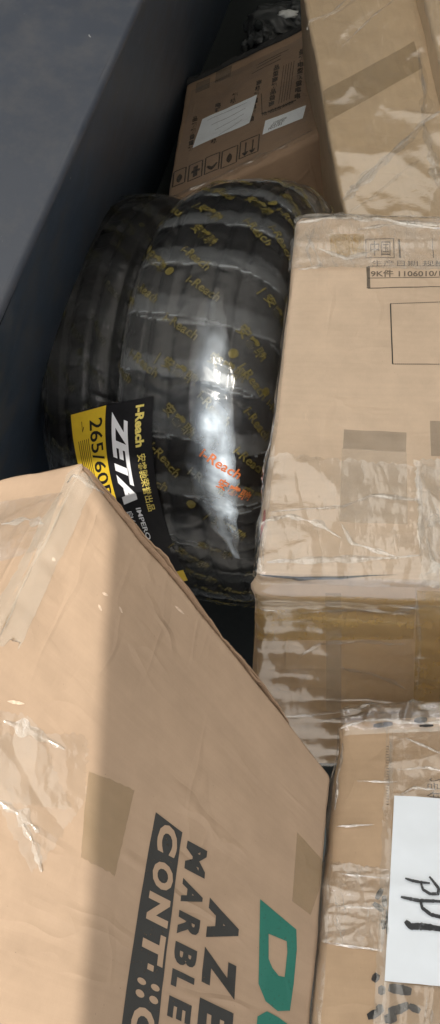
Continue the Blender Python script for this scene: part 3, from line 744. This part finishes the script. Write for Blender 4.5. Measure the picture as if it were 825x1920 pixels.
# ================================================================== printed carton at the back
TL = cs(349, 156, 2.42); TR = cs(592, 38, 2.46); BR = cs(615, 246, 2.14); BL = cs(309, 396, 2.05)
nn = (TR-TL).cross(BL-TL).normalized(); nn = nn if nn.z > 0 else -nn
far = Carton(slab(TL, TR, BR, BL, -nn*.36 + Vector((.03, -.10, 0))), r=.012, amp=.004, seed=23.0, freq=4)
t2 = thing('cardboard_box', 'dark brown carton with printed symbols and two white labels at the back', 'box', base_of(far))
far.shell('carton_body', M['card_far'], t2, .013)
Q = lambda x, y: (330 + x*.3515, 60 + y*.3515)
def fq(pts): return [Q(*p) for p in pts]
ST = []
def flush(nm):
    V, F = join(ST); mesh_obj(nm, V, F, M['soft_ink'], t2, smooth=False); ST.clear()
def blocks(p, q, n_, w_, h_):
    for i in range(n_):
        a = (i+.5)/n_; x = p[0]+(q[0]-p[0])*a; y = p[1]+(q[1]-p[1])*a
        ST.append(far.lettering('top', random.choice('\u54c1\u7535\u91cd\u91cf\u7bb1\u673a\u578b\u989d\u9ad8\u8f6c'), fq([(x-w_, y-h_+w_*.3), (x+w_, y-h_-w_*.3), (x+w_*.9, y+h_-w_*.3), (x-w_*1.1, y+h_+w_*.3)]), .001, .045))
    flush('printed_characters')
blocks((675, 90), (648, 360), 8, 16, 15); blocks((540, 175), (508, 400), 7, 15, 14)
blocks((447, 255), (400, 480), 7, 14, 14); blocks((105, 450), (75, 640), 6, 13, 13)
blocks((320, 325), (300, 385), 2, 15, 13); blocks((228, 378), (222, 430), 2, 15, 12); blocks((205, 570), (200, 600), 1, 16, 12)
ST.append(far.stroke('top', fq([(460, 440), (640, 365)]), .004, .001, 0))
ST.append(far.lettering('top', 'TCL 1602-2105 NW/GW', fq([(455, 435), (625, 365), (630, 382), (458, 452)]), .001, .03))
flush('printed_characters')
ST = []
def icon(x0, y0, w_, h_, kind):
    sl = -.42
    f = lambda a, b: Q(x0 + a*w_ - b*8, y0 + b*h_ + a*w_*sl)
    ST.append(far.stroke('top', [f(0, 0), f(1, 0), f(1, 1), f(0, 1), f(0, 0)], .0035, .001, 0))
    if kind == 0:
        for a in (.3, .68): ST.append(far.stroke('top', [f(a, .15), f(a, .85)], .004, .001, 0)); ST.append(far.stroke('top', [f(a-.12, .72), f(a, .9), f(a+.12, .72)], .006, .001, 0))
    if kind == 1: ST.append(far.stroke('top', [f(.5, .3), f(.5, .85)], .016, .001, .9)); 
    if kind == 2: ST.append(far.stroke('top', [f(.15, .55), f(.5, .8), f(.85, .55)], .010, .001, .5))
    if kind == 3: ST.append(far.stroke('top', [f(.5, .2), f(.5, .85)], .012, .001, 0)); ST.append(far.stroke('top', [f(.2, .5), f(.85, .5)], .010, .001, 0))
    flush('handling_symbol')
icon(345, 590, 100, 90, 0); icon(248, 640, 82, 90, 1); icon(160, 675, 75, 88, 2); icon(72, 715, 72, 85, 3); icon(-10, 750, 65, 80, 1)
ST.append(far.stroke('top', fq([(455, 330), (460, 440), (625, 370)]), .002, .001, 0))
for k in range(5): ST.append(far.stroke('top', fq([(575+k*14, 180-k*6), (548+k*14, 385-k*6)]), .0016, .001, 0))
for (a, b) in (((440, 175), (600, 95)), ((430, 195), (560, 125)), ((405, 225), (560, 145))): ST.append(far.stroke('top', fq([a, b]), .003, .001, 0))
flush('printed_lines')
far.patch('grey_patch', 'top', fq([(215, 215), (300, 180), (290, 240), (208, 275)]), M['tape_grey'], t2, .0012, 8, 6)
far.patch('grey_patch', 'top', fq([(110, 275), (185, 245), (178, 300), (104, 330)]), M['tape_grey'], t2, .0012, 8, 6)
lab = far.patch('paper_label', 'top', fq([(142, 470), (434, 338), (392, 490), (90, 625)]), M['far_paper'], t2, .0024, 16, 12, extra=lambda q: .001*nz(q, 15, 2))
ST = [far.stroke('top', fq([(170+20*k, 480+32*k-6*k), (380+12*k-20*k, 385+30*k)]), .0016, .0042, .2) for k in range(4)]
V, F = join(ST); s = mesh_obj('faint_writing', V, F, M['faint_ink'], lab)
lab = far.patch('small_label', 'top', fq([(478, 478), (696, 395), (676, 466), (462, 553)]), M['far_paper'], t2, .0024, 10, 6)
ST = [far.lettering('top', x, fq([(520-3*k*4, 488+16*k), (592-3*k*4, 458+16*k), (590-3*k*4, 470+16*k), (518-3*k*4, 500+16*k)]), .0036, .02) for k, x in enumerate(('21050034', 'EVA 05-01', 'P0:2103'))]
V, F = join(ST); s = mesh_obj('small_lettering', V, F, M['faint_ink'], lab)
far.patch('wrapping_film', 'top', [(360, 175), (575, 70), (612, 240), (315, 385)], M['film_thin'], t2, .004, 40, 40, extra=crease(.004, 6, 5, (.6, 1.3, 1)))
fold(far, 'top', [(318, 376), (400, 340), (480, 300), (560, 262), (603, 242)], .016, .006, M['film_thin'], t2, 'film_fold', 3)
# dark gathered strip along its far edge
V = []; N = 60
for i in range(N+1):
    p = far.ev([-1+2*i/N, -1, -1]); q = far.ev([-1+2*i/N, -.93, -1], .002)
    for k in range(7):
        e = k/6; V.append(p.lerp(q, e) + up*(.010*math.sin(math.pi*e)*(1+nz((i*.3, k*.4, 0), 1))) + W(Vector((0, .012, 0)))*(1-e))
F = [(i*7+k, (i+1)*7+k, (i+1)*7+k+1, i*7+k+1) for i in range(N) for k in range(6)]
mesh_obj('edge_strip', V, F, plain("black_edge_strip", (.012, .013, .013), .7), t2)

# ================================================================== crumpled bundle on top of it
def lump(name, centre, rx, ry, rz, mat, parent, seed, amp=.35, nu=60, nv=40):
    V = []; F = []
    for j in range(nv+1):
        th = math.pi*j/nv
        for i in range(nu):
            ph = 2*math.pi*i/nu; d = Vector((math.sin(th)*math.cos(ph), math.sin(th)*math.sin(ph), math.cos(th)))
            k = 1 + amp*nz(d, 2.2, seed) + .18*ridged(d, 1.6, seed+2) + .05*ridged(d, 4, seed+5)
            V.append(centre + Vector((d.x*rx, d.y*ry, d.z*rz))*k)
    for j in range(nv):
        for i in range(nu): F.append((j*nu+i, (j+1)*nu+i, (j+1)*nu+(i+1)%nu, j*nu+(i+1)%nu))
    return mesh_obj(name, V, F, mat, parent)
bp = P(520, 48, 2.62)
tb = thing('plastic_bundle', 'dark grey crumpled plastic bundle lying behind the printed brown carton', 'bundle', bp - up*.06)
lump('bag', bp, .085, .06, .05, M['bundle'], tb, 3.0, .18)
lump('bag', P(490, 66, 2.55), .035, .03, .03, M['bundle'], tb, 8.0)
lump('bag', P(560, 30, 2.6), .05, .04, .04, M['bundle'], tb, 13.0)
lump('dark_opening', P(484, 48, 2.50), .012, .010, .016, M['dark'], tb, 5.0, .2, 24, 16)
lump('white_scrap', P(541, 26, 2.47), .024, .012, .008, M['white_scrap'], tb, 6.0, .5, 24, 16)
for k, (px, py) in enumerate(((458, 90), (470, 78), (498, 74))): lump('film_scrap', P(px, py, 2.45), .008, .006, .022, M['bundle'], tb, 20.0+k, .5, 20, 14)

# ================================================================== tyres
RO, HW, HH = .428, .136, .086
RM = RO - HH
def section(t, grow=0.0):                # t in -pi..pi, 0 = middle of the tread
    e = .76
    sx = math.copysign(abs(math.sin(t))**e, math.sin(t)); cx = math.copysign(abs(math.cos(t))**e, math.cos(t))
    return (HW+grow)*sx, RM + (HH+grow)*cx
TAB = []; acc = 0; prev = section(0)
for k in range(801):
    t = k/800*math.pi*.75; c = section(t); acc += math.hypot(c[0]-prev[0], c[1]-prev[1]); prev = c; TAB.append((acc, t))
def t_of(arc):
    a = abs(arc); lo = 0
    for k in range(0, 801, 8):
        if TAB[k][0] >= a: break
        lo = k
    for k in range(lo, 801):
        if TAB[k][0] >= a: return math.copysign(TAB[k][1], arc)
    return math.copysign(TAB[-1][1], arc)
NB = 27
def band(phi, t, seed=0):
    b = phi/(2*math.pi)*NB + .22*math.sin(t) + .12*nz((math.cos(phi)*2, math.sin(phi)*2, t), 1.0, seed)
    k = math.floor(b); b2 = b + .18*nz((k*3.3, t*.9, 0), 1.0, seed)
    return b2 - math.floor(b2), math.floor(b2)
def tyre_frame(c_cam, ax_cam):
    c = W(c_cam); ax = (MW.to_3x3() @ ax_cam).normalized()
    z = (up - ax*up.dot(ax)).normalized(); y = ax.cross(z)
    return c, ax, y, z
def tyre_pt(fr, phi, x, r):
    c, ax, y, z = fr
    return c + ax*x + (y*math.cos(phi) + z*math.sin(phi))*r
def film_off(phi, t, seed=0):
    f, k = band(phi, t, seed)
    o = .0035 + .0018*(1-f)
    if abs(t) < 1.0:                      # film drawn into the ring grooves and over the block edges
        x_ = HW*math.copysign(abs(math.sin(t))**.76, t)
        for gx in (-.075, -.026, .026, .075): o -= .0030*math.exp(-((x_-gx)/.0055)**2)
        o -= .0010*max(0, math.sin(phi*60 + x_*50*(1 if abs(x_) > .03 else -1)))**6
    o += .0010*nz((math.cos(phi)*9, math.sin(phi)*9, t*1.2), 1.0, k*1.3)
    o += .0010*ridged((math.cos(phi)*5, math.sin(phi)*5, t*1.5 + f), 1.6, k)*(.3+f)
    return o
def build_tyre(fr, label, group, seed):
    c, ax, y, z = fr
    root = thing('tyre', label, 'tyre', c - up*RO, group)
    # rubber with four rings of grooves and sideways slits
    NP, NT_ = 420, 130; V = []
    for i in range(NP):
        phi = 2*math.pi*i/NP
        for j in range(NT_):
            t = -math.pi + 2*math.pi*j/NT_; x, r = section(t)
            if abs(t) < 1.05:
                for gx in (-.075, -.026, .026, .075):
                    if abs(x-gx) < .006: r -= .009
                if (phi*60/(2*math.pi) + (x*9 if abs(x) > .03 else -x*9)) % 1 < .16 and abs(abs(x)-.05) > .02: r -= .006
            V.append(tyre_pt(fr, phi, x, r))
    F = [(i*NT_+j, ((i+1) % NP)*NT_+j, ((i+1) % NP)*NT_+(j+1) % NT_, i*NT_+(j+1) % NT_) for i in range(NP) for j in range(NT_)]
    mesh_obj('rubber_body', V, F, M['rubber'], root)
    NP, NT_ = 640, 190; V = []; H = []
    for i in range(NP):
        phi = 2*math.pi*i/NP
        for j in range(NT_):
            t = -math.pi + 2*math.pi*j/NT_; f, k = band(phi, t, seed); o_ = film_off(phi, t, seed)
            x, r = section(t, o_); V.append(tyre_pt(fr, phi, x, r))
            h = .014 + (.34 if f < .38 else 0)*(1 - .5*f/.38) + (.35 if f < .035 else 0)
            if t < -.8: h *= max(.2, 1 - (-.8-t)*1.6)  # haze thinned on the left shoulder to paint in its dark reflection
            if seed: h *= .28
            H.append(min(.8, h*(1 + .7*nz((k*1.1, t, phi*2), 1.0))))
    F = [(i*NT_+j, ((i+1) % NP)*NT_+j, ((i+1) % NP)*NT_+(j+1) % NT_, i*NT_+(j+1) % NT_) for i in range(NP) for j in range(NT_)]
    a_ = V[F[0][0]]; o_ = a_ - tyre_pt(fr, 0, 0, RM)   # faces must look outwards
    if (V[F[0][1]]-a_).cross(V[F[0][2]]-a_).dot(o_) < 0: F = [t_[::-1] for t_ in F]
    fm = mesh_obj('film_wrap', V, F, M['film_tyre'], root, attr={'haze': H})
    at_ = fm.data.attributes.new('around', 'FLOAT_VECTOR', 'POINT'); L_ = []
    for i in range(NP):
        ph = 2*math.pi*i/NP; tv = (-fr[2]*math.sin(ph) + fr[3]*math.cos(ph)); L_ += [tv.x, tv.y, tv.z]*NT_
    at_.data.foreach_set('vector', L_)
    return root, V, F, fm
def tyre_text(fr, txt, phi0, arc0, size, ang, off, bold=.02, seed=0):
    v, f = text_mesh(txt, 1.0, bold, 0, 1.05, None); out = []
    ca, sa = math.cos(ang), math.sin(ang)
    for x, y in v:
        x *= size; y *= size; X = x*ca - y*sa; Y = x*sa + y*ca
        t = t_of(arc0 + X); phi = phi0 + Y/RO
        sx, sr = section(t, film_off(phi, t, seed) + off); out.append(tyre_pt(fr, phi, sx, sr))
    return out, f
AXIS = Vector((.93, -.10, .30))
fr1 = tyre_frame(cs(476, 748, 1.86), AXIS)
tyre1, V1, F1, fm1 = build_tyre(fr1, 'black tyre wrapped in printed film bands, with a yellow and black label', 'film wrapped tyres standing in the middle', 0.0)
HW = .098
fr2 = tyre_frame(cs(476, 748, 1.86) - AXIS.normalized()*.245 + Vector((.012, .045, -.20)), AXIS)
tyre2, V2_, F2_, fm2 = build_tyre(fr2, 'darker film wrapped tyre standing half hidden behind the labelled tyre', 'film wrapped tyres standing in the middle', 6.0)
# printing on the film
def prints(fr, seed, parent, phis, red=None):
    rnd = random.Random(seed); ST = []; words = ['i-Reach', '\u5b89\u777f\u9a70', 'i-Reach', '| \u5b89\u777f\u9a70', 'i-Reach']
    k = 0
    for a in range(*phis):
        for q, arc in enumerate((-.165, -.10, -.035, .03, .095, .155)):
            k += 1
            if rnd.random() < .25: continue
            phi = R(a) + (.04 if q % 2 else 0) + rnd.uniform(-.02, .02)
            ST.append(tyre_text(fr, words[(k*2+q) % 5], phi, arc + rnd.uniform(-.02, .02), .022, -.72 + rnd.uniform(-.22, .22), .0026, .02, seed))
            if k % 5 == 0:
                v = [(0, 0)] + [(math.cos(i*.5236)*.008, math.sin(i*.5236)*.008) for i in range(12)]; out = []
                for x, y in v:
                    t = t_of(arc-.015+x); p = phi + .05 + y/RO; sx, sr = section(t, film_off(p, t, seed)+.0017); out.append(tyre_pt(fr, p, sx, sr))
                ST.append((out, [(0, i+1, (i+1) % 12+1) for i in range(12)]))
    V, F = join(ST); s = mesh_obj('film_lettering', V, F, M['dull_print' if seed else 'yellow_print'], parent, smooth=False)
    return s
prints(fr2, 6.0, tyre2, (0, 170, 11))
HW = .136; prints(fr1, 0.0, tyre1, (-20, 170, 9))
bvh = BVHTree.FromPolygons([tuple(v) for v in V1], F1)
def hit(px, py):
    d = P(px, py, 1.0).normalized(); h = bvh.ray_cast(Vector((0, 0, 0)), d)
    return -(MWI @ h[0]).z if h[0] else None
# ---- the label: curved sheet from the tread over the shoulder
def qd(a, b, c, t):                      # through a (0), b (.55), c (1)
    l0 = (t-.55)*(t-1)/(.55); l1 = t*(t-1)/(.55*(-.45)); l2 = t*(t-.55)/(.45)
    return tuple(a[i]*l0 + b[i]*l1 + c[i]*l2 for i in range(2))
COLS = [(0.0, (133, 778), (176, 962), (262, 1118)), (.42, (199, 760), (221, 945), (298, 1103)), (1.0, (288, 742), (298, 930), (352, 1088))]
def lab_px(s_, t):
    pts = [qd(*c_[1:], t) for c_ in COLS]
    if s_ <= .42: e = s_/.42; return tuple(pts[0][i]*(1-e) + pts[1][i]*e for i in range(2))
    e = (s_-.42)/.58; return tuple(pts[1][i]*(1-e) + pts[2][i]*e for i in range(2))
DR = {}
def edge_d(t):
    k = round(t*40)/40
    if k not in DR:
        x, y = lab_px(1.0, max(0, min(1, k))); DR[k] = hit(x, y) or 1.5
        x, y = lab_px(.62, max(0, min(1, k))); DR[k, 1] = hit(x, y) or DR[k]+.02
    return DR[k], DR[k, 1]
ks = [edge_d(k/40) for k in range(41)]
# smooth plane-like depth field: quadratic in t, linear in s
def lab_pt(s_, t, off=0.0):
    tt = max(0, min(1, t)); k = tt*40; i = min(39, int(k)); f = k-i
    def sm(q, i_): 
        lo, hi = max(0, i_-6), min(40, i_+6); return sum(ks[z][q] for z in range(lo, hi+1))/(hi-lo+1)
    d1 = sm(0, i)*(1-f) + sm(0, i+1)*f; d0 = sm(1, i)*(1-f) + sm(1, i+1)*f
    sl = min(.09, max(.0, (d0-d1)/.38)); d = min(d1, d0) - .006 + sl*(1-s_)*.8 + .045*(1-s_)**2*.6
    x, y = lab_px(s_, t); return P(x, y, d - off)
def lab_grid(s0, s1, t0, t1, off, n_=14, m_=50):
    V = [lab_pt(s0+(s1-s0)*i/n_, t0+(t1-t0)*j/m_, off) for j in range(m_+1) for i in range(n_+1)]
    return V, [(j*(n_+1)+i, (j+1)*(n_+1)+i, (j+1)*(n_+1)+i+1, j*(n_+1)+i+1) for j in range(m_) for i in range(n_)]
V, F = lab_grid(0, 1, 0, 1, 0, 20, 60); lb = mesh_obj('tyre_label', V, F, M['label_black'], tyre1)
def sub(name, V, F, mat):
    s = mesh_obj(name, V, F, mat, lb); return s
V, F = lab_grid(0, .42, 0, .80, .0006); sub('yellow_field', V, F, M['label_yellow'])
V, F = lab_grid(.72, 1, .945, 1.0, .0006, 8, 6); sub('yellow_field', V, F, M['label_yellow'])
def lab_text(txt, s0, s1, t0, t1, bold, shear=0, off=.0012):
    v, f = text_mesh(txt, 1.0, bold, shear, 1.0, .3); v = fit_unit(v)
    return [lab_pt(s0 + (s1-s0)*y, t0 + (t1-t0)*x, off) for x, y in v], f
V, F = lab_text('265/60R18', .22, .385, .06, .64, .012); sub('size_lettering', V, F, M['label_black'])
ST = []
for k in range(6):
    a, b = lab_grid(.06+.026*k, .068+.026*k, .16, .16+.3, .0012, 1, 12); ST.append((a, b))
ST.append(lab_text('\u2192', .10, .15, .055, .12, .01))
V, F = join(ST); sub('small_print', V, F, M['label_black'])
V, F = lab_text('ZETA', .50, .70, .045, .56, .05, .35); sub('white_lettering', V, F, M['label_white'])
V, F = lab_text('i-Reach', .79, .90, .0+.035, .27, .04); sub('yellow_lettering', V, F, M['label_lemon'])
V, F = lab_text('\u5b89\u777f\u9a70\u8363\u8a89\u51fa\u54c1', .80, .91, .31, .62, .01); sub('yellow_lettering', V, F, M['label_lemon'])
V, F = join([lab_text('IMPERO', .64, .71, .59, .76, .02), lab_text('\u81ea\u4fee\u590d', .50, .58, .60, .74, .0)]); sub('white_lettering', V, F, M['label_white'])
# film print coloured orange as if sunlit, over the painted highlight
def ang_of(px, py):                      # tyre coordinates under a photo point
    d = P(px, py, 1.0).normalized(); h = bvh.ray_cast(Vector((0, 0, 0)), d)[0]
    c, ax, y, z = fr1; q = h-c; x = q.dot(ax); phi = math.atan2(q.dot(z), q.dot(y))
    best = min((abs(section(k*.01)[0]-x), k*.01) for k in range(-130, 131))[1]
    a = math.copysign(min((abs(T[1]-abs(best)), T[0]) for T in TAB)[1], best)
    return phi, a
LO = [(385, 540), (366, 620), (356, 730), (352, 850), (364, 920), (392, 985), (441, 1046)]; RI = [(412, 540), (428, 620), (438, 740), (442, 850), (445, 920), (447, 985), (450, 1048)]
def along(pl, e):
    e *= len(pl)-1; i = min(len(pl)-2, int(e)); f = e-i; return (pl[i][0]*(1-f)+pl[i+1][0]*f, pl[i][1]*(1-f)+pl[i+1][1]*f)
V = []
for j in range(91):
    a_, b_ = along(LO, j/90), along(RI, j/90)
    for i in range(13):
        e = i/12; wob = 16*nz((j*.11, 1.7, 0), 1)*(1-e) + 9*nz((j*.17, 5.1, 0), 1)*e
        px, py = a_[0]*(1-e)+b_[0]*e + wob, a_[1]*(1-e)+b_[1]*e; h_ = hit(px, py) or hit(px-8, py)
        V.append(P(px, py, h_ - .004 - .003*math.sin(math.pi*e) - .002*ridged((i*.2, j*.05, 0), 1.4, 2)))
F = [(j*13+i, (j+1)*13+i, (j+1)*13+i+1, j*13+i+1) for j in range(90) for i in range(12)]
M['highlight_strip'] = film("painted_highlight_film", attr=True, tint=(.70, .82, .95), rough=.2, wr=.8, scale=26, gloss=.25, bumpd=.003)  # bluish milky strip painted in for the tyre's bright highlight
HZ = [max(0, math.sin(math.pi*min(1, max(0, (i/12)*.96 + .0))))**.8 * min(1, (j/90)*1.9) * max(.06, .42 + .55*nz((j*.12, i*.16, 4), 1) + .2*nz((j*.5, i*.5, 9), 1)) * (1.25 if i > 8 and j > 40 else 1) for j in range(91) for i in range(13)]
mesh_obj('highlight_film', V, F, M['highlight_strip'], tyre1, attr={'haze': HZ})
ST = []
for (px, py, txt, sz) in ((372, 850, 'i-Reach', .023), (400, 905, '\u5b89\u777f\u9a70', .019)):
    phi, a = ang_of(px, py); ST.append(tyre_text(fr1, txt, phi, a, sz, -.60, .010, .02, 0))
V, F = join(ST); mesh_obj('sunlit_lettering', V, F, M['sunlit_print'], tyre1, smooth=False)
